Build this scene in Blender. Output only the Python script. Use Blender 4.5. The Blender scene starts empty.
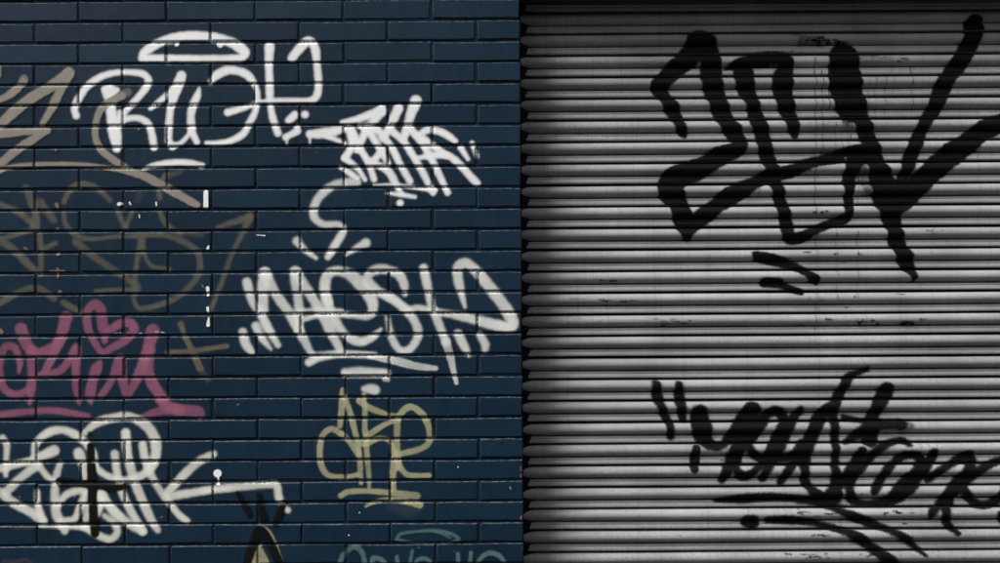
import bpy, bmesh, math, random
import numpy as np
from mathutils import Vector

R = math.radians
random.seed(7)
rng = np.random.default_rng(11)
sc = bpy.context.scene
col = sc.collection

# ------------------------------------------------------------------ camera
S = 0.003454            # metres on the wall face per photograph pixel
CAM_D = 3.3             # metres from camera to wall face
CAM_Z = 1.6
ROLL = R(0.36)          # the photographer held the camera a touch off level
cam_data = bpy.data.cameras.new("camera")
cam = bpy.data.objects.new("camera", cam_data)
col.objects.link(cam)
cam.location = (0, -CAM_D, CAM_Z)
cam.rotation_euler = (R(90), ROLL, 0)
cam_data.sensor_width = 36.0
cam_data.lens = 36.0 * CAM_D / (1000 * S)
cam_data.clip_end = 500
sc.camera = cam

# ------------------------------------------------------------------ light
SUN_EL, SUN_AZ = R(53), R(52)        # sun behind the photographer's left shoulder, veiled
world = bpy.data.worlds.new("World")
sc.world = world
world.use_nodes = True
wn = world.node_tree
wn.nodes.clear()
sky = wn.nodes.new("ShaderNodeTexSky")
sky.sky_type = 'NISHITA'
sky.sun_disc = False
sky.sun_elevation = SUN_EL
sky.sun_rotation = math.pi + SUN_AZ
sky.dust_density = 4.0
hs = wn.nodes.new("ShaderNodeHueSaturation")
hs.inputs['Saturation'].default_value = 0.25
bg = wn.nodes.new("ShaderNodeBackground")
bg.inputs['Strength'].default_value = 0.05
wo = wn.nodes.new("ShaderNodeOutputWorld")
wn.links.new(sky.outputs[0], hs.inputs['Color'])
wn.links.new(hs.outputs[0], bg.inputs['Color'])
wn.links.new(bg.outputs[0], wo.inputs[0])

sun_data = bpy.data.lights.new("sun", 'SUN')
sun_data.energy = 1.5
sun_data.angle = R(24)
sun_data.color = (1.0, 0.97, 0.93)
sun = bpy.data.objects.new("sun", sun_data)
col.objects.link(sun)
to_sun = Vector((-math.sin(SUN_AZ) * math.cos(SUN_EL), -math.cos(SUN_AZ) * math.cos(SUN_EL), math.sin(SUN_EL)))
sun.rotation_euler = to_sun.to_track_quat('Z', 'Y').to_euler()
sun.location = to_sun * 20

vs = sc.view_settings
vs.view_transform = 'Standard'
vs.look = 'None'
vs.gamma = 1.0
vs.use_curve_mapping = False
vs.exposure = 1.62
sc.cycles.use_denoising = True
sc.cycles.transparent_max_bounces = 24
sc.cycles.max_bounces = 8

# ------------------------------------------------------------------ picture measure -> wall measure
CT, ST = math.cos(ROLL), math.sin(ROLL)
def P(u, v, depth=0.0):
    """photo measurement -> (x, z) on a plane `depth` metres behind the wall face"""
    k = S * (CAM_D + depth) / CAM_D
    dx, dy = (u - 500) * k, (281.5 - v) * k
    return dx * CT + dy * ST, CAM_Z - dx * ST + dy * CT

# ------------------------------------------------------------------ helpers
def tag(o, label=None, cat=None, group=None, kind=None):
    if label: o['label'] = label
    if cat: o['category'] = cat
    if group: o['group'] = group
    if kind: o['kind'] = kind
    return o

def empty(name, loc):
    o = bpy.data.objects.new(name, None)
    o.empty_display_size = 0.1
    o.location = loc
    col.objects.link(o)
    return o

def link(name, me, parent=None, loc=(0, 0, 0)):
    o = bpy.data.objects.new(name, me)
    col.objects.link(o)
    if parent:
        o.parent = parent
    o.location = loc
    return o

def mesh_from(name, verts, faces, mats, smooth=False):
    me = bpy.data.meshes.new(name)
    me.from_pydata([tuple(v) for v in verts], [], faces)
    for m in (mats if isinstance(mats, (list, tuple)) else [mats]):
        me.materials.append(m)
    if smooth:
        me.polygons.foreach_set('use_smooth', [True] * len(me.polygons))
    me.update()
    return me

def box_mesh(name, x0, x1, y0, y1, z0, z1, mat, bevel=0.0):
    bm = bmesh.new()
    bmesh.ops.create_cube(bm, size=1)
    for v in bm.verts:
        v.co = (x0 + (v.co.x + .5) * (x1 - x0), y0 + (v.co.y + .5) * (y1 - y0), z0 + (v.co.z + .5) * (z1 - z0))
    if bevel:
        bmesh.ops.bevel(bm, geom=list(bm.edges), offset=bevel, segments=2, affect='EDGES', profile=0.6)
    me = bpy.data.meshes.new(name)
    bm.to_mesh(me); bm.free()
    me.materials.append(mat)
    return me

class NT:
    """small node-tree writer"""
    def __init__(self, name):
        self.m = bpy.data.materials.new(name)
        self.m.use_nodes = True
        self.t = self.m.node_tree
        self.t.nodes.clear()
        self.out = self.t.nodes.new("ShaderNodeOutputMaterial")
    def n(self, typ, ins=None, **props):
        nd = self.t.nodes.new(typ)
        for k, v in props.items():
            setattr(nd, k, v)
        for k, v in (ins or {}).items():
            s = nd.inputs[k]
            if isinstance(v, bpy.types.NodeSocket):
                self.t.links.new(v, s)
            else:
                s.default_value = v
        return nd
    def noise(self, vec, scale, detail=4, rough=0.55):
        return self.n("ShaderNodeTexNoise", {'Vector': vec, 'Scale': scale, 'Detail': detail, 'Roughness': rough}).outputs['Fac']
    def ramp(self, fac, lo, hi, a=0.0, b=1.0):
        return self.n("ShaderNodeMapRange", {'Value': fac, 'From Min': lo, 'From Max': hi, 'To Min': a, 'To Max': b}).outputs[0]
    def math(self, op, a, b=0.0):
        return self.n("ShaderNodeMath", {0: a, 1: b}, operation=op).outputs[0]
    def mix(self, fac, a, b):
        nd = self.t.nodes.new("ShaderNodeMix")
        nd.data_type = 'RGBA'
        for i, v in ((0, fac), (6, a), (7, b)):
            if isinstance(v, bpy.types.NodeSocket):
                self.t.links.new(v, nd.inputs[i])
            else:
                nd.inputs[i].default_value = (*v, 1) if isinstance(v, tuple) else v
        return nd.outputs[2]
    def pos(self, scale=(1, 1, 1)):
        g = self.n("ShaderNodeNewGeometry")
        return self.n("ShaderNodeMapping", {'Vector': g.outputs['Position'], 'Scale': scale}).outputs[0]
    def bsdf(self, **ins):
        b = self.n("ShaderNodeBsdfPrincipled")
        for k, v in ins.items():
            s = b.inputs[k.replace('_', ' ')]
            if isinstance(v, bpy.types.NodeSocket):
                self.t.links.new(v, s)
            else:
                s.default_value = (*v, 1) if isinstance(v, tuple) else v
        return b
    def finish(self, shader):
        self.t.links.new(shader, self.out.inputs['Surface'])
        return self.m

# ------------------------------------------------------------------ materials
def mat_brick():
    t = NT("navy_brick_paint")
    p = t.pos()
    oi = t.n("ShaderNodeObjectInfo")
    broad = t.noise(p, 2.3, 3)
    fine = t.noise(t.pos((1, 1, 1.0)), 240, 3, 0.7)
    brush = t.noise(t.pos((9, 9, 90)), 3.0, 4)
    c = t.mix(t.ramp(broad, .3, .7), (0.0020, 0.0128, 0.0275), (0.0042, 0.0215, 0.0430))
    c = t.mix(oi.outputs['Random'], t.mix(.28, c, (0.0018, 0.0085, 0.0210)), t.mix(.28, c, (0.0068, 0.0280, 0.0520)))
    c = t.mix(t.ramp(brush, .35, .8, 0, .22), c, (0.008, 0.025, 0.045))
    c = t.mix(t.ramp(fine, .6, .8, 0, .3), c, (0.014, 0.032, 0.050))
    mid = t.noise(t.pos((1, 1, 1.6)), 85, 3, .6)
    c = t.mix(t.ramp(mid, .45, .75, 0, .55), c, (0.0035, 0.0125, 0.0275))
    c = t.mix(t.ramp(mid, .45, .28, 0, .35), c, (0.0085, 0.0260, 0.0460))
    drip = t.noise(t.pos((34, 1, 1.6)), 1.5, 3)
    c = t.mix(t.ramp(drip, .55, .8, 0, .3), c, (0.012, 0.032, 0.052))
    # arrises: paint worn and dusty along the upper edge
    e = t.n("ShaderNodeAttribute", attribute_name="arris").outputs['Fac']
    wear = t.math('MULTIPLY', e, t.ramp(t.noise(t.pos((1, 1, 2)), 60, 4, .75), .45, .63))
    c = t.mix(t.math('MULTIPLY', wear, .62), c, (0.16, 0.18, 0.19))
    # a few chips down to bare brick
    chip = t.math('MULTIPLY', t.ramp(t.noise(p, 26, 2, .5), .745, .765), t.ramp(t.noise(p, 3.1, 1), .52, .6))
    c = t.mix(chip, c, (0.17, 0.105, 0.085))
    bump = t.n("ShaderNodeBump", {'Strength': .35, 'Distance': .0012, 'Height': t.math('ADD', t.math('ADD', fine, t.math('MULTIPLY', t.noise(p, 18, 2), 2.5)), t.math('MULTIPLY', brush, .35))})
    rough = t.ramp(t.noise(p, 14, 3), .3, .7, .46, .64)
    b = t.bsdf(Base_Color=c, Roughness=rough, Normal=bump.outputs[0])
    b.inputs['Specular IOR Level'].default_value = .16
    return t.finish(b.outputs[0])

def mat_mortar():
    t = NT("sooty_mortar")
    n1 = t.noise(t.pos(), 150, 4, .7)
    c = t.mix(t.ramp(n1, .55, .8), (0.005, 0.011, 0.018), (0.03, 0.04, 0.05))
    patch = t.ramp(t.noise(t.pos((1, 1, 3)), 9, 3), .42, .6)
    c = t.mix(t.math('MULTIPLY', patch, .7), c, (0.0030, 0.0150, 0.0310))
    bump = t.n("ShaderNodeBump", {'Strength': .9, 'Distance': .004, 'Height': n1})
    b = t.bsdf(Base_Color=c, Roughness=.9, Normal=bump.outputs[0])
    b.inputs['Specular IOR Level'].default_value = .15
    return t.finish(b.outputs[0])

def mat_slat():
    t = NT("weathered_galvanised_slat")
    p = t.pos()
    streak = t.noise(t.pos((.6, 1, 40)), 6, 5, .65)
    blotch = t.noise(t.pos((1, 1, 2.2)), 3.2, 4)
    speck = t.noise(t.pos((1.0, 1, .7)), 260, 3, .75)
    run = t.noise(t.pos((60, 1, 1.0)), 1.6, 3)
    c = t.mix(t.ramp(blotch, .3, .72), (0.185, 0.189, 0.194), (0.355, 0.36, 0.37))
    c = t.mix(t.ramp(streak, .45, .8, 0, .4), c, (0.46, 0.46, 0.46))
    c = t.mix(t.ramp(run, .54, .74, 0, .5), c, (0.16, 0.16, 0.155))
    c = t.mix(t.ramp(speck, .53, .76, 0, .55), c, (0.13, 0.13, 0.13))
    grain = t.noise(t.pos((1, 1, .8)), 130, 2, .6)
    gm = t.ramp(t.noise(t.pos((.5, 1, 1.5)), 2.6, 2), .38, .62, .12, .75)
    c = t.mix(t.math('MULTIPLY', t.ramp(grain, .5, .72), gm), c, (0.12, 0.12, 0.12))
    chip = t.math('MULTIPLY', t.ramp(t.noise(t.pos((1, 1, 2.4)), 60, 3, .6), .70, .73), t.ramp(t.noise(p, 2.2, 2), .5, .62))
    c = t.mix(chip, c, (0.015, 0.015, 0.016))
    oi = t.n("ShaderNodeObjectInfo")
    c = t.mix(t.ramp(oi.outputs['Random'], 0, 1, 0, .3), c, (0.175, 0.173, 0.17))
    tint = t.noise(t.pos((.7, 1, 1.3)), 1.7, 3)
    c = t.mix(t.ramp(tint, .55, .75, 0, .3), c, (0.25, 0.235, 0.25))
    c = t.mix(t.ramp(tint, .42, .25, 0, .3), c, (0.24, 0.232, 0.205))
    bump = t.n("ShaderNodeBump", {'Strength': .25, 'Distance': .001, 'Height': speck})
    b = t.bsdf(Base_Color=c, Roughness=t.ramp(blotch, .3, .7, .5, .68), Metallic=.0, Normal=bump.outputs[0])
    b.inputs['Specular IOR Level'].default_value = .3
    return t.finish(b.outputs[0])

def mat_plain(name, c, rough=.7, spec=.3, nscale=40, var=.4, bumpd=.001):
    t = NT(name)
    n1 = t.noise(t.pos(), nscale, 5, .65)
    k = 1 - var
    cc = t.mix(t.ramp(n1, .3, .7), tuple(x * k for x in c), c)
    bump = t.n("ShaderNodeBump", {'Strength': .4, 'Distance': bumpd, 'Height': n1})
    b = t.bsdf(Base_Color=cc, Roughness=rough, Normal=bump.outputs[0])
    b.inputs['Specular IOR Level'].default_value = spec
    return t.finish(b.outputs[0])

def mat_paint(name, c, op=.95, mottle=.25, rough=.55, grain=.30, scale=1.0, spec=.3):
    """spray paint: the vertex attribute 'cov' says how much paint reached the wall there"""
    t = NT(name)
    p = t.pos()
    cov = t.n("ShaderNodeAttribute", attribute_name="cov").outputs['Fac']
    fine = t.noise(p, 420, 2, .6)
    mot = t.noise(p, 34 * scale, 4, .6)
    # droplets: ragged where coverage is thin, solid where it is thick
    edge = t.math('ADD', cov, t.math('MULTIPLY', t.math('SUBTRACT', fine, .5), grain * 2))
    edge = t.ramp(edge, .0, .5)
    dens = t.ramp(mot, .25, .75, op * (1 - mottle), op)
    thick = t.math('MULTIPLY', dens, t.ramp(cov, 0.0, .95))
    a = t.math('MULTIPLY', edge, thick)
    cc = t.mix(t.ramp(t.noise(p, 7, 3), .3, .7), tuple(x * .88 for x in c), c)
    b = t.bsdf(Base_Color=cc, Roughness=rough)
    b.inputs['Specular IOR Level'].default_value = spec
    tr = t.n("ShaderNodeBsdfTransparent")
    mx = t.n("ShaderNodeMixShader", {0: a, 1: tr.outputs[0], 2: b.outputs[0]})
    return t.finish(mx.outputs[0])

M_BRICK, M_MORTAR, M_SLAT = mat_brick(), mat_mortar(), mat_slat()
M_RAIL = mat_plain("black_rail_paint", (0.006, 0.006, 0.0065), .75, .1, 30)
M_PAVE = mat_plain("pavement_asphalt", (0.07, 0.068, 0.066), .9, .2, 6, .35, .002)
M_HOUSING = mat_plain("grimy_housing_paint", (0.05, 0.052, 0.055), .6, .3, 8)
M_FASCIA = mat_plain("dark_render", (0.035, 0.04, 0.045), .85, .2, 12)

# ------------------------------------------------------------------ brick wall
PX, PZ = 88.3 * S, 20.95 * S              # brick and course pitch
JX, JZ = 0.0064, 0.0080                   # perpend and bed joint
xj, _ = P(256, 10)                        # a perpend of the even courses
_, zj = P(260, 20.7)                      # a bed joint centre
XE, _ = P(521.3, 281)                     # right end of the wall
NB = int(round(zj / PZ))
GZ = zj - NB * PZ - JZ / 2                # pavement level, a bed joint
RECESS = 0.0046
BT = 0.028                                # visible brick depth

pavement = link("pavement", mesh_from("pavement", [(-60, -60, GZ), (60, -60, GZ), (60, 60, GZ), (-60, 60, GZ)], [(0, 1, 2, 3)], M_PAVE))
tag(pavement, kind='structure')

ZTOP_COURSES = 5                          # courses above the reference bed joint
XL = -3.4
WALL_TOP = zj + ZTOP_COURSES * PZ

def brick_mesh(w, h, seed, depth=BT):
    r = random.Random(seed)
    b = 0.0034
    def ring(inset, y, jit):
        x0, x1, z0, z1 = -w / 2 + inset, w / 2 - inset, -h / 2 + inset, h / 2 - inset
        pts = [(x0, z0), (x0 + (x1 - x0) * .33, z0), (x0 + (x1 - x0) * .67, z0), (x1, z0),
               (x1, z1), (x0 + (x1 - x0) * .67, z1), (x0 + (x1 - x0) * .33, z1), (x0, z1)]
        return [(px + j[0] * jit, y, pz + j[1] * jit) for (px, pz), j in zip(pts, J)]
    J = [(r.uniform(-1, 1), r.uniform(-1, 1)) for _ in range(8)]
    v = ring(b, 0, .0013) + ring(0, b, .0013) + ring(0, depth, 0)
    f = [tuple(range(8))]
    for k in range(2):
        for i in range(8):
            j = (i + 1) % 8
            f.append((k * 8 + i, (k + 1) * 8 + i, (k + 1) * 8 + j, k * 8 + j))
    me = mesh_from("brick", v, f, M_BRICK)
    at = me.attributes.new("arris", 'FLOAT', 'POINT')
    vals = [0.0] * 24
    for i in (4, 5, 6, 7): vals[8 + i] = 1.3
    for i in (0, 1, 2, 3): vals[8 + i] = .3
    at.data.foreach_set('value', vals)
    return me

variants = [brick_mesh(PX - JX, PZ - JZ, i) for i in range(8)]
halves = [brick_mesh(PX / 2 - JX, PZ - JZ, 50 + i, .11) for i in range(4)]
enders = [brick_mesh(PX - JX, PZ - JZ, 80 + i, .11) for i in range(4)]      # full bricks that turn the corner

wall = empty("brick_wall", (XE - 1.5, 0, GZ))
tag(wall, "navy painted brick wall covered in graffiti tags beside the roller shutter", "brick wall")
WL = Vector(wall.location)

brick_info = {}                            # (course, index) -> centre, half width, depth, tilts
outer_v, outer_f, outer_a = [], [], []
n_single = 0
for k in range(-ZTOP_COURSES, NB):         # course k hangs below bed joint k (counted downwards)
    zc = zj - (k + .5) * PZ
    even = ((k + 1) % 2 == 0)
    # edges of bricks counted from the right end
    xr, i = XE, 0
    while xr > XL:
        half = (not even) and i == 0
        w = PX / 2 if half else PX
        # keep perpends on the measured lattice
        xl = xr - w
        xc = (xl + xr) / 2
        cw = w - JX
        cx = xc + (JX / 2 if i == 0 else 0)
        dy = random.gauss(0, .0007); ty = random.gauss(0, .0035); tx = random.gauss(0, .010)
        dx, dz = random.gauss(0, .0010), random.gauss(0, .0009)
        brick_info[(k, i)] = (cx + dx, zc + dz, dy, ty, tx)
        inside = (-1.86 < cx + cw / 2 and cx - cw / 2 < 1.0) and (CAM_Z - 1.03 < zc < CAM_Z + 1.03)
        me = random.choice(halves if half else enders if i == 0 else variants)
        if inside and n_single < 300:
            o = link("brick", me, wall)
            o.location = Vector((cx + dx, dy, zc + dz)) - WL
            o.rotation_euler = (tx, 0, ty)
            n_single += 1
        else:
            b0 = len(outer_v)
            for v in me.vertices:
                outer_v.append((cx + dx + v.co.x - WL.x, dy + v.co.y, zc + dz + v.co.z - WL.z))
            outer_f += [tuple(b0 + q for q in pl.vertices) for pl in me.polygons]
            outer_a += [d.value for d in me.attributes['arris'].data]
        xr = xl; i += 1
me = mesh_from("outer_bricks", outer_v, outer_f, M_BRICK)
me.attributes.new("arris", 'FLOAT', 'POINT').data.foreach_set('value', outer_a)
ob = link("outer_bricks", me, wall); ob['kind'] = 'stuff'
ob = link("mortar", box_mesh("mortar", XL - WL.x, XE - .0025 - WL.x, RECESS, .23, GZ - .05 - WL.z, WALL_TOP - WL.z, M_MORTAR), wall)

def wall_depth(x, z):
    """depth of the wall surface and how far inside a brick each point is (metres, <0 in a joint)"""
    kk = np.floor((zj - z) / PZ).astype(int)
    y = np.full(x.shape, RECESS); ins = np.full(x.shape, -.005)
    even = ((kk + 1) % 2 == 0)
    off = XE - x
    idx = np.where(even, np.floor(off / PX), np.where(off < PX / 2, 0, np.floor((off - PX / 2) / PX) + 1)).astype(int)
    for key in set(zip(kk.ravel().tolist(), idx.ravel().tolist())):
        if key not in brick_info: continue
        m = (kk == key[0]) & (idx == key[1])
        cx, cz, dy, ty, tx = brick_info[key]
        half = (key[1] == 0) and ((key[0] + 1) % 2 != 0)
        hw = ((PX / 2 if half else PX) - JX) / 2; hh = (PZ - JZ) / 2
        d = np.minimum(hw - np.abs(x[m] - cx), hh - np.abs(z[m] - cz))
        ins[m] = d
        face = dy + np.clip(ty * (x[m] - cx) - tx * (z[m] - cz), -.004, .004) + np.clip(.0034 - d, 0, .0034)
        y[m] = np.where(d > -.0005, np.minimum(face, RECESS), RECESS)
    return y, ins

# ------------------------------------------------------------------ roller shutter
REC = 0.165                                # strip plane behind the wall face
SP = 21.55 * S * (CAM_D + REC) / CAM_D     # slat pitch
_, zg = P(740, 206.0, REC)                 # a groove centre
SX0, SX1 = XE + .004, XE + 2.75
# cross section of one slat: (down from groove centre, forward of strip plane)
PROFILE = [(-.002, -.034), (.0026, -.024), (.0034, .000), (.0040, .0055), (.0052, .0102), (.0080, .0148),
           (.0115, .0184), (.0160, .0212), (.0215, .0225), (.0270, .0218), (.0320, .0193),
           (.0364, .0152), (.0400, .0102), (.0428, .0046), (.0444, -.0010), (.0450, -.0160),
           (.0474, -.0160), (.0478, .0030), (.0484, .0064), (.0494, .0076), (.0545, .0088), (.0562, .0076), (.0578, .0082), (.0605, .0100),
           (.0660, .0108), (.0702, .0106), (.0716, .0092), (.0722, .000), (.0728, -.034)]
SC = SP / .0772
PROFILE = [(a * SC, b) for a, b in PROFILE]
def slat_wave(x, n):
    return .0012 * np.sin(x * 2.1 + n * 1.7) + .0005 * np.sin(x * 6.3 + n * 2.9) + .00025 * np.sin(x * 17 + n * 4.1)
def slat_sag(x, n):
    return .0006 * np.sin(x * 1.6 + n * 2.3) + .0003 * np.sin(x * 4.7 + n)

shutter = empty("roller_shutter", ((SX0 + SX1) / 2, REC, GZ))
tag(shutter, "grey galvanised roller shutter pulled down and tagged with black spray paint", "roller shutter")
SL = Vector(shutter.location)
n_top = int(math.ceil((WALL_TOP + .02 - zg) / SP))
n_bot = int((zg - GZ - .07) / SP)
NX = 44
xs = np.linspace(SX0 + .002, SX1 - .002, NX)
for n in range(-n_top, n_bot):
    z0 = zg - n * SP
    v, f = [], []
    wv, sg = slat_wave(xs, n), slat_sag(xs, n)
    for a, d in PROFILE:
        for i in range(NX):
            v.append((xs[i] - SL.x, -(d + (wv[i] if d > -.004 else 0)), z0 - a + sg[i] - SL.z))
    for j in range(len(PROFILE) - 1):
        for i in range(NX - 1):
            f.append((j * NX + i, (j + 1) * NX + i, (j + 1) * NX + i + 1, j * NX + i + 1))
    me = mesh_from("slat", v, f, M_SLAT, smooth=True)
    link("slat", me, shutter)
zb = zg - n_bot * SP
link("bottom_rail", box_mesh("bottom_rail", SX0 - SL.x, SX1 - SL.x, -.03, .025, GZ + .004 - SL.z, zb - .006 - SL.z, M_RAIL, .004), shutter)
link("backing", box_mesh("backing", SX0 - SL.x, SX1 - SL.x, .036, .05, GZ + .002 - SL.z, WALL_TOP - SL.z, M_RAIL), shutter)

def rail_mesh(x0, x1, sgn):
    # channel with a lip that slopes from the brick reveal back to the slats
    a, b = (x0, x1) if sgn > 0 else (x1, x0)
    pts = [(a, -.0235), (a + sgn * .010, -.0205), (b, -.0012), (b + sgn * .0015, .004), (b, .022), (a, .022)]
    lo, hi = GZ + .002, WALL_TOP
    v = [(px - SL.x, py, lo - SL.z) for px, py in pts] + [(px - SL.x, py, hi - SL.z) for px, py in pts]
    n = len(pts)
    f = [(i, (i + 1) % n, n + (i + 1) % n, n + i) for i in range(n)] + [tuple(range(n))[::-1], tuple(range(n, 2 * n))]
    if sgn < 0: f = [q[::-1] for q in f]
    return mesh_from("guide_rail", v, f, M_RAIL)
link("guide_rail", rail_mesh(SX0 - .010, SX0 + .042, 1), shutter)
link("guide_rail", rail_mesh(SX1 - .040, SX1 + .010, -1), shutter)

# housing over shutter, sized to shade it; unseen fascia added to shade the wall
hx0, hx1 = SX0 + .001, SX1 - .001
prof = [(.195, 0), (.045, 0), (.025, .012), (.02, .04), (.02, .34), (.025, .368), (.045, .38), (.195, .38)]
hz = 2.606
v = [(hx0, y, hz + z) for y, z in prof] + [(hx1, y, hz + z) for y, z in prof]
n = len(prof)
f = [(i, n + i, n + (i + 1) % n, (i + 1) % n) for i in range(n)] + [tuple(range(n)), tuple(range(n, 2 * n))[::-1]]
housing = link("shutter_housing", mesh_from("shutter_housing", v, f, M_HOUSING))
tag(housing, "dark steel roller housing boxed out above the grey shutter", "shutter housing")
fascia = link("added_fascia", box_mesh("added_fascia", XL, hx0 - .003, -.07, .23, WALL_TOP + .002, WALL_TOP + .9, M_FASCIA, .008))
tag(fascia, "unseen dark fascia board added above the navy brick wall to shade its top", "fascia")
upper = link("added_upper_wall", box_mesh("added_upper_wall", hx0, hx1, .02, .4, hz + .383, WALL_TOP + .9, M_FASCIA))  # unseen wall added over the housing for the light to come past
tag(upper, "unseen dark rendered wall added above the shutter housing to block light", "wall")

# brick pier closing the far side of the shutter opening, outside the picture
pier = empty("brick_pier", (SX1 + .35, 0, GZ))
tag(pier, "navy painted brick pier on the far side of the roller shutter", "brick pier")
pv, pf, pw = [], [], []
for k in range(-ZTOP_COURSES, NB):
    zc = zj - (k + .5) * PZ
    x = SX1 + .004; first_half = (k % 2 == 0)
    while x < SX1 + .78:
        me = random.choice(halves if first_half else enders)
        w = PX / 2 if first_half else PX
        first_half = False
        b0 = len(pv)
        pv += [(x + w / 2 + v.co.x - pier.location.x, v.co.y, zc + v.co.z - GZ) for v in me.vertices]
        pf += [tuple(b0 + q for q in pl.vertices) for pl in me.polygons]
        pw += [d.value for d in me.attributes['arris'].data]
        x += w
me = mesh_from("brickwork", pv, pf, M_BRICK)
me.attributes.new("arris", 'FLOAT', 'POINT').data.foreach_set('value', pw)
link("brickwork", me, pier)['kind'] = 'stuff'
link("mortar", box_mesh("mortar", SX1 + .006 - pier.location.x, SX1 + .8 - pier.location.x, RECESS, .23, -.05, WALL_TOP - GZ, M_MORTAR), pier)

# unseen building added behind the photographer to keep low sky off the wall
OY = -13.0
opp = empty("added_building", (0, OY, GZ))
tag(opp, "unseen dark brick building added across the street to block the low sky", "building")
M_FAR = mat_plain("soot_brown_brick", (0.09, 0.06, 0.05), .9, .2, 5)
M_GLASS = mat_plain("dark_window_glass", (0.02, 0.024, 0.028), .2, .5, 2, .2)
M_SILL = mat_plain("stone_sill", (0.25, 0.24, 0.22), .8, .2, 9)
link("wall", box_mesh("wall", -16, 16, -6, 0, -.02, 8.4, M_FAR), opp)
link("parapet", box_mesh("parapet", -16.1, 16.1, -.3, .12, 8.402, 8.75, M_SILL, .02), opp)
wn_me = box_mesh("window", -.55, .55, .003, .06, 0, 1.7, M_GLASS, .01)
sl_me = box_mesh("sill", -.65, .65, .003, .16, -.12, -.002, M_SILL, .01)
for fl in (1.0, 3.7, 6.2):
    for i in range(10):
        w_ = link("window", wn_me, opp, (-13.5 + i * 3, 0, fl))
        link("sill", sl_me, w_)

# ------------------------------------------------------------------ spray paint
TILES = {'A': (60, 20), 'B': (200, 20), 'C': (280, 90), 'D': (230, 170), 'E': (230, 250), 'F': (330, 250), 'G': (280, 340), 'H': (280, 420),
         'Z': (0, 60), 'J': (0, 150), 'K': (0, 230), 'L': (80, 150), 'M': (80, 310), 'N': (0, 310), 'O': (0, 405), 'Q': (100, 451), 'V': (0, 451), 'R': (330, 451),
         '1': (640, 20), '2': (640, 130), '3': (800, 10), '4': (800, 100), '5': (740, 190), '6': (640, 370), '7': (760, 360), '8': (800, 400),
         '9': (700, 451), 'X': (800, 451)}

def parse(txt):
    """'A 80,480,36 72,440' -> [(u, v, width)], fifth-of-a-pixel measures taken from a corner of the wall"""
    out, w = [], 30.0
    ox = oy = 0
    for tok in txt.split():
        if ',' not in tok:
            ox, oy = TILES[tok]; continue
        q = [float(c) for c in tok.split(',')]
        if len(q) == 3: w = q[2]
        out.append((ox + q[0] / 5, oy + q[1] / 5, w / 5))
    return out

def spline(pts):
    if len(pts) == 1:
        pts = [pts[0], (pts[0][0] + .2, pts[0][1], pts[0][2])]
    p = np.array([pts[0]] + pts + [pts[-1]], float)
    res = []
    for i in range(1, len(p) - 2):
        a, b, c, d = p[i - 1], p[i], p[i + 1], p[i + 2]
        # centripetal-like damping: limit tangents on short neighbours
        L = np.hypot(*(c - b)[:2])
        m1 = (c - a) / 2; m2 = (d - b) / 2
        for m in (m1, m2):
            q = np.hypot(*m[:2])
            if q > L: m *= L / q
        nseg = max(2, int(L / .8))
        for t in np.linspace(0, 1, nseg, endpoint=False):
            t2, t3 = t * t, t * t * t
            res.append((2 * t3 - 3 * t2 + 1) * b + (t3 - 2 * t2 + t) * m1 + (-2 * t3 + 3 * t2) * c + (t3 - t2) * m2)
    res.append(p[-2])
    return np.array(res)

def raster(strokes, depth, g, soft, seed, op=1.0, pad=.02, vary=0.0, widen=1.0):
    """paint coverage on a grid of spacing g lying on the plane `depth` behind the wall face"""
    k = S * (CAM_D + depth) / CAM_D
    r = np.random.default_rng(seed)
    world = []
    for s in strokes:
        o, so = op, soft
        if isinstance(s, tuple): s, o, so = (s + (soft,))[:3] if len(s) < 3 else s
        pts = spline(parse(s))
        xz = np.array([P(u, v, depth) for u, v, w in pts])
        world.append((xz, np.maximum(pts[:, 2] * k * widen / 2, .0012), o, so * k))
    allp = np.vstack([w[0] for w in world]); rm = max(w[1].max() + w[3] for w in world) + pad
    x0, z0 = allp.min(0) - rm; x1, z1 = allp.max(0) + rm
    x0, z0 = math.floor(x0 / g) * g, math.floor(z0 / g) * g
    nx, nz = int((x1 - x0) / g) + 2, int((z1 - z0) / g) + 2
    gx, gz = x0 + np.arange(nx) * g, z0 + np.arange(nz) * g
    rest = np.ones((nz, nx))
    for xz, rad, o, so in world:
        c = np.zeros((nz, nx))
        ph = r.uniform(0, 6, 3)
        for n, ((x, z), q) in enumerate(zip(xz, rad)):
            q = q * (1 + .035 * math.sin(n * .23 + ph[0]) + .025 * math.sin(n * .61 + ph[1]))
            m = q + so
            i0, i1 = max(0, int((x - m - x0) / g)), min(nx, int((x + m - x0) / g) + 2)
            j0, j1 = max(0, int((z - m - z0) / g)), min(nz, int((z + m - z0) / g) + 2)
            d = np.hypot(gx[None, i0:i1] - x, gz[j0:j1, None] - z)
            t = np.clip((q - d) / so + .5, 0, 1)
            flow = 1 - vary * (.5 + .5 * math.sin(n * .055 + ph[2]) * math.sin(n * .021 + ph[0]))     # hand speeds up and slows down
            np.maximum(c[j0:j1, i0:i1], t * t * (3 - 2 * t) * flow, out=c[j0:j1, i0:i1])
        rest *= 1 - c * o
    return gx, gz, 1 - rest

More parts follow.
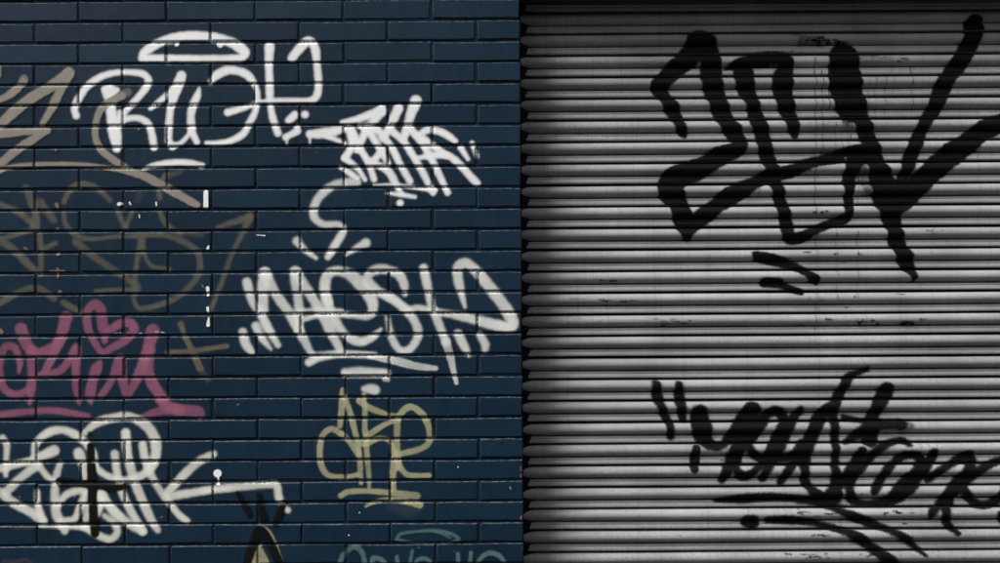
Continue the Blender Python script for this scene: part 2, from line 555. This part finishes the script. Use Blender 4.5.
LAYER = [0]
def mesh_np(name, verts, quads, cov, mat):
    me = bpy.data.meshes.new(name)
    nv, nf = len(verts), len(quads)
    me.vertices.add(nv); me.vertices.foreach_set('co', verts.astype(np.float32).ravel())
    me.loops.add(nf * 4); me.loops.foreach_set('vertex_index', quads.astype(np.int32).ravel())
    me.polygons.add(nf)
    me.polygons.foreach_set('loop_start', np.arange(0, nf * 4, 4, dtype=np.int32))
    me.polygons.foreach_set('use_smooth', np.ones(nf, bool))
    me.update(calc_edges=True)
    me.attributes.new("cov", 'FLOAT', 'POINT').data.foreach_set('value', cov.astype(np.float32))
    me.materials.append(mat)
    return me

def paint_wall(name, label, strokes, mat, soft=1.6, op=1.0, g=.0021, thr=.07, kind=None):
    LAYER[0] += 1
    lift = .0005 + .00022 * LAYER[0]
    gx, gz, c = raster(strokes, 0.0, g, soft, LAYER[0], op, vary=(.28 if op < .95 else .06))
    keep_v = c > thr
    q = keep_v[:-1, :-1] | keep_v[1:, :-1] | keep_v[:-1, 1:] | keep_v[1:, 1:]
    q &= (gx[1:] < XE - .001)[None, :]
    jj, ii = np.nonzero(q)
    nx = len(gx)
    quads = np.stack([jj * nx + ii, jj * nx + ii + 1, (jj + 1) * nx + ii + 1, (jj + 1) * nx + ii], 1)
    used, inv = np.unique(quads, return_inverse=True)
    quads = inv.reshape(quads.shape)
    x, z = gx[used % nx], gz[used // nx]
    y, ins = wall_depth(x, z)
    cv = c.ravel()[used]
    r = np.random.default_rng(LAYER[0] + 99)
    joint = np.where(ins < -.0002, r.uniform(.05, .95, len(ins)) ** 1.4, np.where(ins < .0022, r.uniform(.35, 1, len(ins)), 1))
    v = np.stack([x - WL.x, y - lift - WL.y, z - WL.z], 1)
    o = link(name, mesh_np(name, v, quads, cv * joint, mat), wall)
    o['label'] = label
    if kind: o['kind'] = kind
    return o

SLAYER = [0]
prof_a = np.array([p[0] for p in PROFILE]); prof_d = np.array([p[1] for p in PROFILE])
first, last = 3, 26
ss = []
for j in range(first, last):
    L = math.hypot(prof_a[j + 1] - prof_a[j], prof_d[j + 1] - prof_d[j])
    ss += list(np.linspace(j, j + 1, max(1, int(L / .0022)), endpoint=False))
ss.append(last)
ss = np.array(ss)
pa, pd = np.interp(ss, np.arange(len(PROFILE)), prof_a), np.interp(ss, np.arange(len(PROFILE)), prof_d)
ta, td = np.gradient(pa), np.gradient(pd)
tl = np.hypot(ta, td); na, nd_ = -td / tl, ta / tl          # outward normal in (down, forward)

def paint_shutter(name, label, strokes, mat, soft=1.6, op=1.0, g=.0025, thr=.07, kind=None):
    SLAYER[0] += 1
    lift = .0006 + .0003 * SLAYER[0]
    gx, gz, c = raster(strokes, REC - .01, g, soft, 300 + SLAYER[0], op, widen=1.12)
    V, Qs, C = [], [], []
    base = 0
    for n in range(-n_top, n_bot):
        z0 = zg - n * SP
        zz = z0 - pa
        if zz.max() < gz[0] or zz.min() > gz[-1]: continue
        sx = gx[(gx > SX0 + .01) & (gx < SX1 - .05)]
        # the can was held a little below the arm: paint reaches up under each curl
        zl = np.clip((zz - .5 * (pd - .012) - gz[0]) / g, 0, len(gz) - 1.001)
        kink = float(rng.normal(0, .0022))
        j0 = zl.astype(int); fr = zl - j0
        ix = np.clip(np.round((sx[None, :] + kink + .07 * (.014 - pd[:, None]) - gx[0]) / g).astype(int), 0, len(gx) - 1)
        jx = j0[:, None]
        cc = c[jx, ix] * (1 - fr[:, None]) + c[jx + 1, ix] * fr[:, None]
        cc = np.clip(cc + (rng.random(cc.shape) - .5) * .5 * (cc > .03) * (cc < .97), 0, 1)
        k = cc > thr
        q = k[:-1, :-1] | k[1:, :-1] | k[:-1, 1:] | k[1:, 1:]
        jj, ii = np.nonzero(q)
        if not len(jj): continue
        nx = len(sx)
        quads = np.stack([jj * nx + ii, (jj + 1) * nx + ii, (jj + 1) * nx + ii + 1, jj * nx + ii + 1], 1)
        used, inv = np.unique(quads, return_inverse=True)
        x = sx[used % nx]; row = used // nx
        wv, sg = slat_wave(x, n), slat_sag(x, n)
        V.append(np.stack([x - SL.x, -(pd[row] + wv + nd_[row] * lift), zz[row] - na[row] * lift + sg - SL.z], 1))
        Qs.append(inv.reshape(quads.shape) + base); C.append(cc.ravel()[used]); base += len(used)
    o = link(name, mesh_np(name, np.vstack(V), np.vstack(Qs), np.concatenate(C), mat), shutter)
    o['label'] = label
    if kind: o['kind'] = kind
    return o

W_COOL = mat_paint("white_spray_paint", (0.80, 0.81, 0.82), .99, .06)
W_WARM = mat_paint("off_white_spray_paint", (0.80, 0.82, 0.79), .985, .16, scale=.6)
W_BONE = mat_paint("bone_white_spray_paint", (0.79, 0.80, 0.73), .985, .16, scale=.6)
TAN = mat_paint("beige_spray_paint", (0.27, 0.245, 0.208), .93, .14)
OLIVE = mat_paint("faded_olive_spray_paint", (0.185, 0.172, 0.128), .62, .35)
BROWN = mat_paint("faded_brown_spray_paint", (0.20, 0.16, 0.115), .68, .3)
PINK = mat_paint("pink_spray_paint", (0.33, 0.115, 0.195), .88, .2)
YELL = mat_paint("straw_yellow_spray_paint", (0.53, 0.52, 0.31), .88, .22)
STRAW = mat_paint("dull_straw_spray_paint", (0.34, 0.32, 0.19), .85, .3)
TEAL = mat_paint("teal_spray_paint", (0.13, 0.25, 0.25), .75, .3)
BLACK = mat_paint("black_spray_paint", (0.005, 0.005, 0.005), 1.0, .03, .7, spec=.08)
BLACK_S = mat_paint("black_shutter_spray_paint", (0.004, 0.004, 0.0044), .99, .05, .6, .25, spec=.08)
BARE = mat_paint("bare_brick_chips", (0.24, 0.15, 0.12), .85, .3)

paint_wall("graffiti_tag", "faded olive loops and star tag under the beige tag", [
    "J 320,260,28 350,200,34 410,170,34 480,190,34 550,250,30", "J 585,300,26 625,385,28", "J 665,300,26 630,385,24", ("J 690,250,36 700,210,36", .4),
    "J 320,310,26 330,370,30 380,425,30 460,445,24 560,435,22 680,430,24 800,425,28 900,450,34 970,490,36 K 990,110,34 1000,190,34 970,260,34 880,340,30 780,380,28 700,392,28 670,350,26 675,260,28 685,160,28 710,50,36",
    "K 710,50,34 725,130,24 760,180,22 850,195,22", "K 480,305,18 600,297,20 690,300,34", ("K 380,60,40 480,140,40 600,220,36 690,280,36", .8),
    "L 400,240,28 395,180,30 430,130,34", ("L 430,130,34 500,110,34", .6), "L 395,300,26 430,370,30 500,415,30", ("L 500,415,30 610,425,30", .5),
    "L 690,385,24 770,360,32 850,335,38", "L 850,335,38 810,420,30 760,520,28 710,660,28 655,800,26",
    "J 130,190,34 150,240,40 180,330,40 180,390,36", ("J 0,270,30 90,310,34 170,370,40", .9), "J 180,390,28 60,430,24 -10,445,24",
    "J -10,450,34 60,490,40 130,560,40 K 190,215,36", "K 200,20,26 205,110,30 205,220,28", "K 210,100,24 280,65,26", ("J 200,260,44 270,350,36", .7),
    ("K -10,370,36 100,310,34 190,290,34 270,345,34", .85), ("K 320,365,34 400,410,34", .8)], OLIVE, 5.0, .9)
paint_wall("graffiti_mark", "faded brown crossed strokes beside the pink tag", [
    "M 505,70,28 515,100,28", "M 520,125,28 555,190,32 600,290,36", ("M 600,290,36 640,350,36", .4, 3.0), "M 435,212,24 560,205,24 735,180,26"], BROWN, 3.4)
paint_wall("graffiti_tag", "pink spray tag with a heart shaped letter", [
    "N 95,310,18 100,260,34 75,190,40 30,185,42 5,240,42 -3,310,42 20,390,42 80,425,42 140,400,36",
    "N 105,95,64 130,160,60 155,210,56 160,300,46 158,380,48 150,465,24", "N 330,40,66 310,120,58 270,185,54 200,215,54 160,200,50",
    "N 310,140,50 260,240,44 230,300,40", "N 205,325,36 290,310,40 350,250,44 385,190,46 380,290,44 385,400,42 395,465,24",
    "N 500,205,36 450,115,40 435,50,44 445,-5,44 480,-28,50 505,0,56 515,80,54 525,155,32",
    "N 530,120,36 590,75,44 650,65,50 670,100,48 630,150,46 560,190,40 520,215,36", "N 500,265,32 485,290,54 465,350,54 450,430,50 455,465,20",
    "N 505,430,36 560,350,40 600,245,52 605,310,60 622,380,50 640,425,40 690,330,50 735,210,56 765,105,70",
    "N 750,200,60 740,300,60 770,380,58 820,445,54", "N -10,525,40 150,508,34 280,505,36 440,530,30",
    "M 320,535,34 390,508,44 480,500,54 590,510,64 598,528,52", "M 395,445,44 440,480,54 500,500,54"], PINK, 4.6, .82)
paint_wall("graffiti_tag", "straw yellow tag reading dke with a double underline", [
    "G 315,250,30 310,330,36 300,430,28", "G 322,280,26 350,360,32 378,470,30 H 396,160,28 402,250,30 406,315,24",
    "H 310,75,34 260,45,32 215,75,32 200,140,32 205,220,34 240,275,32 320,288,30 385,275,26", "H 310,70,32 350,110,32 390,170,34",
    "G 420,270,24 425,360,28 425,460,30 H 430,80,28 436,180,30 445,280,28 447,335,20", "G 395,305,30 450,340,34 530,370,28 590,380,22",
    "G 590,400,22 520,425,28 440,480,34 415,515,40", "H 430,120,30 500,92,28 550,108,28 570,180,34 565,280,34 568,345,28",
    "G 590,640,30 586,560,34 585,480,34 590,400,34 620,350,34 660,335,34 710,370,36 745,440,36 745,510,34 700,545,32 600,570,32",
    "H 585,165,30 600,230,32 640,275,30 745,278,28", "H 305,378,32 340,360,32 430,355,28 560,365,32 685,380,40",
    "H 430,432,16 480,408,24 560,398,26 640,410,30 700,425,36", ("H 560,430,60 640,440,90 680,450,60", .16, 12)], YELL, 3.2, .70)
paint_wall("graffiti_tag", "off white tag of looping letters with an arrow shaped tail", [
    "D 635,60,44 600,60,44 520,75,44 450,130,44 420,190,42 425,240,42 470,272,36 540,272,34 570,290,26 560,320,38 520,385,40 490,435,32",
    "D 335,355,44 370,395,34 430,440,18", "D 680,365,46 630,392,32 580,425,14",
    "E 85,160,46 110,250,44 150,310,44 190,390,44 240,475,30", "E 175,120,62 165,200,56 170,300,44", "E 175,115,56 230,220,50 300,320,50 350,410,50 405,515,34",
    "E 325,110,60 335,200,50 345,290,46 345,400,40", "E 335,115,50 400,220,50 460,320,50 510,420,50 560,515,36",
    "E 490,260,48 475,200,52 485,130,54 530,105,48 600,122,60 660,180,64 708,250,58 712,310,48 680,332,36 600,325,32 480,318,28 375,345,26",
    "E 480,230,46 500,300,46 530,360,46 565,410,40 600,442,44 660,458,44 720,430,36 755,395,14", "E 350,305,18 430,298,20 560,305,24",
    "E 875,220,26 870,170,46 840,120,46 760,95,50 700,115,50 690,155,50 740,205,46 820,250,46 890,310,46 930,370,44 940,430,44 900,495,38 850,500,38 810,440,38 788,340,26",
    "F 468,90,42 485,170,44 510,280,40 540,360,42 580,460,44", ("F 580,460,44 605,545,40 G 862,130,34 882,215,22", .65, 3),
    "F 675,285,14 655,210,38 640,140,50 640,90,54 680,65,50 740,115,54 810,200,60 870,280,60 912,355,62 905,385,50 830,375,56 750,355,50 650,330,44 540,310,34 440,290,34 390,300,30",
    "F 640,420,46 665,470,46 695,525,22", "F 750,425,36 775,470,42 775,500,36", "E 65,410,44 80,470,46 110,510,34", "E 130,380,42 160,440,38 205,495,16",
    "G 145,112,38 200,90,32 300,75,28 450,80,28", ("G 450,80,28 580,105,42 680,130,40 780,142,26", .7, 3), "G 160,66,8 300,58,12 480,66,8",
    "G 325,160,40 400,155,42 535,165,36", "G 325,175,26 530,178,24", ("G 525,195,30 540,200,24", .5, 3), "G 420,245,30 455,245,50 475,250,48"], W_WARM, 6.0, .85)
paint_wall("graffiti_tag", "white scribbled slanting tag with a leading arrow under the halo tag", [
    "C 150,220,38 200,218,48 280,205,44 335,188,24", "C 240,232,26 290,252,22 325,266,14", "C 150,225,10 150,270,8", "C 310,160,18 380,147,32 450,125,42 510,102,52",
    "C 505,105,46 475,150,38 440,185,34", "C 592,92,48 565,150,42 540,200,38 515,240,34", "C 680,55,58 655,120,46 635,190,42 620,240,36",
    "C 345,190,34 360,260,36 350,300,34 325,340,32", "C 360,200,36 400,290,34 440,360,32 470,445,30", "C 430,190,36 410,250,34 385,300,34",
    "C 430,185,36 480,260,34 540,365,28", "C 400,180,30 470,200,30", "C 490,200,36 560,290,34 600,370,34 650,455,32", "C 510,300,34 480,340,34 450,360,30", "C 560,205,34 620,260,34 690,370,34 745,470,34 765,515,26",
    "C 650,190,36 720,280,34 770,370,34 838,512,30", "C 325,340,32 390,395,24 425,448,20", "C 300,385,16 345,412,28 385,442,26", "C 470,365,30 540,405,38 575,460,34 605,515,20",
    "C 690,225,22 740,200,34 800,208,34 850,235,34 875,255,28", "C 690,340,18 760,328,32 840,328,34 900,375,36 960,440,36 985,465,36", "C 715,240,34 780,290,34 830,325,34",
    "C 905,290,30 940,345,20", "C 960,265,24 985,330,20", "C 470,476,8 560,474,14 650,484,18 720,495,18 775,500,26", "C 535,516,10 600,522,22 675,535,18", "D 850,165,32"], W_COOL, 5.4)
paint_wall("graffiti_tag", "white halo tag in rounded capitals, topmost on the wall", [
    "A 412,190,40 425,160,44 500,112,44 600,84,46 690,80,46 780,90,48 870,118,50 922,160,52 905,188,40 850,192,36 700,194,36 550,192,36 430,190,38", ("A 800,120,30 802,124,28", .9, 3), ("A 585,118,24 584,122,20", .9, 3),
    "A 82,478,34 74,440,36 100,385,36 140,330,36 210,282,34 290,262,28 370,262,28 420,272,34 443,302,36 425,345,36 380,400,34 330,455,30 318,480,26",
    "Z 620,300,28 660,290,30 705,294,32 742,320,34 760,370,36 770,435,34", "Z 548,160,72 553,200,56 556,250,48 568,320,62 578,380,60 586,440,44", "Z 520,145,24 585,150,26", "Z 605,265,34 600,310,34",
    "A 608,278,46 590,330,50 560,410,40 550,470,34 545,540,36 Z 845,370,36 845,405,36 862,432,34", "A 608,290,30 560,350,30 500,405,28 455,440,26", "A 697,340,10 688,375,34 665,430,40 655,480,38 658,540,38 Z 962,360,36 985,410,30", "Z 865,428,24 905,415,24 945,372,20 962,340,20",
    "A 752,310,24 790,272,44 850,250,40 930,270,40 975,325,30 990,380,24 978,455,30 945,520,34 B 215,570,34 150,605,30 B 80,617,26 35,615,22", "A 840,462,34 920,440,28 985,415,20",
    "B 348,135,50 345,220,38 348,300,38 350,380,38 354,430,28 365,490,36 390,565,34", "B 305,408,16 400,402,26 520,402,24 570,395,34 590,360,36 592,300,36 585,220,36 575,140,42 545,104,44 510,130,44 475,170,44 460,190,42",
    "C 45,152,36 75,125,42", "C 125,122,36", "C 28,236,28 60,220,32 88,205,36", "C 35,240,10 35,272,8", "C 85,185,26",
    "J 715,96,10 770,76,26 880,62,32 950,66,32 1010,78,30"], W_COOL, 5.4)
paint_wall("graffiti_tag", "beige angular tag running off the end of the wall above the olive loops", [
    "Z 345,65,56 260,130,54 160,190,54 80,250,54 10,315,50 -30,350", "Z 345,65,54 310,140,46 260,240,42 208,325,26",
    "Z -20,370,50 120,358,38 240,352,32", "Z 235,355,30 130,420,44 60,470,44 -20,540,44",
    ("Z 120,95,44 118,100,44", .6, 4), "Z 118,110,36 80,150,42 30,185,34 -20,205,30", "Z 5,35,8 0,80,14",
    "J -10,112,26 40,88,24 180,72,22 400,72,22 560,92,24 700,122,42 790,165,44 880,215,44 985,275,36",
    ("Z 640,160,44 620,170,44", .5, 5), "Z 610,180,38 570,198,38 510,240,38 482,310,34 480,390,34 510,450,38 570,500,36 645,548,34"], TAN, 3.8)
paint_wall("graffiti_tag", "bone white overlapping looped tag ending in a long bent arrow", [
    "O 15,165,36 35,200,34 32,280,30 30,350,26", "O -15,322,36 60,302,40 150,280,38 220,250,46 272,228,54",
    "O 172,250,28 180,195,36 240,140,42 310,125,38 370,145,42 430,190,38 470,250,38 472,300,34",
    "O 430,135,32 490,87,44 570,65,46 650,60,46 730,100,54 775,170,54 780,250,50 750,320,44 680,365,38 600,375,34 520,345,34 470,300,30",
    "O 395,240,54 415,300,44 425,370,26", "O 35,432,48 110,360,44 190,300,42", "O -15,425,42 70,490,46 160,540,44 V 215,355,40",
    "O 200,310,34 240,360,30 285,392,26", "O 302,290,30 282,360,38 275,470,42 V 285,320,48 325,400,36", "V 188,205,30 192,280,34 218,345,36",
    "V 290,270,36 335,218,36 400,198,36 440,205,30", "V 430,215,38 398,290,38 370,340,32 300,345,22", "V 445,280,40 430,340,36", "V 505,230,40 500,290,30 480,330,22",
    "O 575,245,44 585,330,38 610,430,38 650,520,40 V 718,402,38", "O 630,140,46 640,250,46 670,370,46 710,470,46 V 760,350,44 790,395,32",
    "O 715,200,42 735,300,40 790,410,38 840,480,38 V 895,318,34 935,350,34", "V 510,215,46 560,290,46 640,360,44 710,402,36",
    "V 525,325,30 570,360,36 588,405,38 555,440,36 500,425,38 420,385,24", "V 200,376,12 330,380,20 440,385,24",
    "Q 570,15,38 500,50,44 420,120,44 340,218,42 420,215,42 550,195,38 700,180,38 830,168,38 882,172,40 895,230,40 912,262,30", "Q 925,285,26 940,296,32"], W_BONE, 5.8, .87)
paint_wall("paint_drip", "single white paint spot with a short drip near the arrow tail", ["Q 588,112,40", "Q 592,135,10 594,165,8", "Q 590,166,16 598,166,10"], W_COOL, .9)
paint_wall("graffiti_mark", "black painted cross over the bone white tag", [
    "O 455,205,36 458,300,42 462,400,44 465,500,44 V 470,330,44 476,412,42", "O 300,384,44 380,390,36 470,396,34 560,412,42 625,405,36", ("O 450,143,26", .6, 3)], BLACK, 3.4)
paint_wall("graffiti_fill", "dull straw filling of the pointed teardrop", [
    "Q 800,372,16 845,400,18 880,470,18 908,560,22 940,680,26 935,800,30", "Q 800,470,20 770,560,40 750,700,60 770,820,60", "Q 805,500,30 835,580,40 850,700,60 840,800,60", "Q 790,560,60 800,700,70"], STRAW, 3.5)
paint_wall("graffiti_mark", "black crown spikes over a pointed black teardrop outline", [
    "Q 690,210,22 728,280,32 748,318,30", "Q 797,220,24 805,290,32 818,330,44", "Q 920,258,34 898,315,36 880,362,34",
    "Q 690,760,44 700,680,44 728,590,42 755,500,44 785,420,46 802,395,46 830,425,48 860,480,44 905,580,44 925,690,44 905,800,44 810,870,46 720,840,44 690,760,44"], BLACK, 3.2)
paint_wall("graffiti_tag", "thin teal tag with an oval halo at the foot of the wall", [
    "R 335,440,20 352,415,18 430,402,15 540,398,18 610,415,18 642,440,20 600,458,12 500,466,10 400,456,12 335,440,16", "R 525,402,12 575,418,14 600,434,12",
    "R 40,590,26 65,525,28 100,490,28 130,482,28 160,505,28 175,560,26 182,620,26", "R 215,640,24 215,540,26 250,540,26 272,560,26 280,640,24", "R 335,530,22 342,580,22 370,640,22 395,580,22 412,500,18",
    "R 430,600,22 435,550,22 470,537,22 500,555,22 505,620,22 450,650,22", "R 640,515,20 648,600,22 690,600,22 705,510,20", "R 735,640,22 745,550,24 790,512,26 840,520,26 872,560,24 880,640,24"], TEAL, 3.6, .9)
paint_wall("sticker_residue", "torn white sticker scraps in a vertical line on the navy brick", [
    "L 631,212,24 631,282,24", "L 645,480,8 640,492,14", "L 640,690,18 642,725,14", "L 640,790,16 642,810,10", "L 645,840,8 642,875,20", "J 595,270,18 610,268,14", "J 650,262,8 655,272,8", "J 783,262,8 784,276,8",
    "K 575,516,5 590,515,3", "K 600,514,4 625,514,3", "K 700,516,5 712,514,3", "K 780,508,4 795,510,3", "K 810,511,5 825,513,3", "J 698,325,6 699,338,6", "L 885,425,4 925,428,6", "R 640,80,6", "R 148,308,6", "R 95,420,7", "R 900,180,4 904,188,4", "G 838,378,6"], W_COOL, .8, kind='stuff')
paint_wall("bare_chips", "pinkish chips of bare brick along the broken paint", [
    "R 960,80,16 958,95,14", "R 958,122,16 957,130,12", "R 958,328,16 957,338,12", "R 962,495,8 964,500,6", "J 285,272,20 290,285,14", "J 290,395,16", "J 292,520,18", "K 290,195,14 292,235,10", "K 300,308,16 310,309,8", "K 255,205,8 325,203,8", ("J 125,490,16 140,498,10", .7),
    ("V 70,385,14 110,380,16 140,388,16 185,380,14", .3, 3), ("V 90,395,10 100,405,8", .3, 3), ("V 20,548,18 80,552,22 130,545,24 160,556,16", .3, 4), "V 100,230,10", "V 375,230,8", "N 0,100,22 10,110,20", "Z 695,347,12", "Z 280,450,12", "Z 360,428,8"], BARE, .9, kind='stuff')

paint_shutter("graffiti_tag", "large black angular tag with a long forked stroke, high on the shutter", [
    "1 290,115,110 285,140,120 220,205,86 150,270,84 95,330,76 110,370,60 150,430,66 180,490,56 212,560,40 2 222,30,18", "1 300,120,130 345,200,96 355,300,96 390,420,84 430,510,78 2 465,10,76 500,70,66 495,95,60 400,135,84 300,190,94 180,240,104 140,300,110 180,350,84 205,420,88 230,500,70 238,535,36",
    "2 240,500,66 330,420,76 450,330,84 540,280,66 620,240,56 740,210,54 860,165,54 1000,140,46 4 100,300,44 250,258,38 300,250,36",
    "1 425,240,16 540,208,56 640,192,66 720,205,64 710,300,92 720,400,80 750,490,66 770,560,44 2 772,30,26",
    "1 512,250,90 525,330,84 560,420,62 590,520,74 2 605,0,66 620,80,66 650,180,66 680,300,58 710,400,54 740,500,54 5 210,90,56 230,170,56 245,235,54 300,240,46 380,200,46 460,165,46 530,140,42 540,90,42 535,0,46 4 240,420,56 255,340,66 290,280,84",
    "3 212,235,126 222,340,144 238,430,140 262,500,124 4 262,20,110 320,140,72 345,220,80 370,300,86 395,370,90 420,440,130 440,520,120 5 745,100,100 770,190,72 790,270,76 820,350,72 850,415,44 862,440,26",
    "3 865,85,90 850,150,80 800,250,78 730,350,76 690,440,74 655,520,58 4 690,0,58 640,80,58 600,160,58 560,260,66 530,340,58 500,420,48 485,465,40",
    "4 1060,90,84 1000,115,88 920,150,88 830,220,96 720,300,104 630,380,96 560,450,96 510,520,80 5 800,105,30",
    "5 75,330,42 150,350,46 260,380,42 320,415,42 375,455,34", "5 115,465,42 190,470,38 240,490,34 295,512,34",
    ("1 800,110,40 900,110,40 3 100,165,30", .45, 5), ("3 300,240,60 440,250,30", .3, 6), ("4 210,20,50 230,120,40", .5, 5), ("4 300,350,60 330,450,60", .45, 6)], BLACK_S, 3.4)
paint_shutter("graffiti_tag", "black cursive tag with quote marks and sweeping underlines, low on the shutter", [
    "6 75,70,40 85,130,48 115,200,38 140,260,38 149,330,34", "6 188,75,34 195,130,48 210,200,44 216,240,36", "6 300,222,84 305,310,88 340,370,58 400,380,42 440,340,46 480,280,48 560,200,76", "6 560,210,76 520,330,76 470,420,68 440,490,56 412,545,38",
    ("6 275,395,34 270,440,48 270,500,36", .95, 2.4), "6 475,450,46 482,510,38 530,530,38 590,490,34 640,440,38", "6 530,370,38 560,420,38 620,440,42 680,340,56 722,250,48 690,210,42 640,220,42 590,290,46 550,350,40",
    "6 800,205,38 760,250,38 720,340,42 670,430,46 615,535,40", "6 640,442,36 720,440,38 770,420,46 805,370,46", "6 940,200,48 900,230,48 860,300,48 820,390,48 770,460,42 705,555,38",
    "7 540,44,20 450,80,38 410,140,48 375,220,48 365,320,42 370,420,38 370,520,38 8 170,330,38 180,420,50 150,480,70", "7 345,238,46 290,300,58 250,390,58 225,470,48 220,550,46 8 20,350,38 30,410,46 70,470,50 120,500,56 175,485,60",
    "7 625,158,76 590,230,60 560,290,60 540,380,84 545,405,60", "7 420,285,30 500,302,26 600,308,28 700,318,46", ("7 690,325,50 740,330,40", .5, 6), "7 420,410,26 480,370,46 540,330,46", "7 600,328,40 695,328,40",
    "7 740,425,28 700,402,34 630,420,38 560,470,42 510,530,42 8 270,380,42 240,450,42 260,500,42 340,515,28 440,500,54 520,440,84 590,360,66 600,300,48 560,275,34 500,285,38 440,340,42 390,420,42 362,460,36",
    "8 300,262,48 260,330,46 200,420,46", "8 660,272,48 640,310,48 600,360,56", "8 640,395,36 720,340,38 790,295,42 840,282,48 850,330,48 800,400,56 740,470,56 690,530,46 X 655,318,36",
    "8 1010,296,38 930,330,42 850,390,42 790,430,54 740,470,50", "8 790,430,44 850,500,38 920,525,42 990,490,42 1020,440,42", "X 745,240,42 730,310,42 740,360,42 778,410,30", "X 1000,320,34 1020,350,34",
    "9 70,246,14 200,240,38 330,232,34 480,238,28 620,262,36 700,300,36 800,340,42 880,368,38 X 450,400,38 540,450,32 625,525,18", "9 235,352,50 270,356,60", "9 340,345,26 420,345,36 560,355,32 640,375,32 760,420,46 840,470,44 920,530,56 985,590,56",
    ("9 480,255,24 640,270,24 720,275,24", .5, 5)], BLACK_S, 4.8)
r2 = random.Random(5)
chips = []
for u, vv, n_, L in ((610, 302, 9, 7), (670, 323, 5, 6), (605, 281, 4, 5), (655, 323, 4, 4), (910, 322, 8, 6), (870, 322, 6, 5), (930, 232, 5, 3), (815, 213, 6, 3), (800, 514, 6, 3), (815, 536, 5, 3), (808, 556, 9, 4), (865, 556, 6, 4), (895, 513, 12, 4), (830, 514, 6, 4), (720, 460, 3, 3), (900, 62, 5, 4), (815, 42, 10, 3), (835, 43, 8, 4)):
    for _ in range(n_):
        x, y = (u + r2.gauss(0, L * 1.4) - 640) * 5, (vv + r2.gauss(0, 1.2) - 20) * 5
        chips.append("1 %.0f,%.0f,%.1f %.0f,%.0f,%.1f" % (x, y, r2.uniform(4, 8), x + r2.uniform(5, 30), y + r2.uniform(-2, 2), r2.uniform(3, 6)))
for _ in range(45):
    u = r2.gauss(835, 45); vv = r2.choice([r2.uniform(30, 60), r2.uniform(240, 262), r2.uniform(290, 330), r2.uniform(470, 560), r2.uniform(500, 560)])
    if u < 780 or u > 985: continue
    x, y = (u - 640) * 5, (vv - 20) * 5
    chips.append("1 %.0f,%.0f,%.0f %.0f,%.0f,%.0f" % (x, y, r2.uniform(3, 10), x + r2.uniform(2, 40), y + r2.uniform(-5, 5), r2.uniform(2, 9)))
paint_shutter("paint_chips", "scattered black scuffs and scratches on the shutter slats", chips + ["6 160,19,3 400,15,3", "1 -350,1400,4 -250,1400,3", "1 -330,1500,4 -290,1500,3"], BLACK_S, .9, .7, .002, kind='stuff')
runs = []
for u, a, b, w in ((752 + 8, 150, 195, 3), (829, 62, 110, 5), (822, 70, 160, 4), (851, 66, 140, 4), (893, 64, 100, 3), (815, 60, 215, 4), (816, 230, 330, 3), (842, 85, 150, 3), (858, 70, 205, 3), (857, 232, 300, 3.5), (875, 75, 115, 3.5), (885, 75, 115, 4), (911, 65, 110, 4), (868, 80, 110, 3), (835, 90, 165, 3), (847, 95, 150, 3), (836, 228, 300, 3)):
    x = (u - 640) * 5
    runs.append(("1 %d,%d,%.1f %d,%d,%.1f" % (x, (a - 20) * 5, w, x + r2.uniform(-4, 4), (b - 20) * 5, w * .8), .85))
paint_shutter("paint_runs", "thin vertical black paint runs below the large angular tag", runs, BLACK_S, .7, .8, .002, .1, kind='stuff')
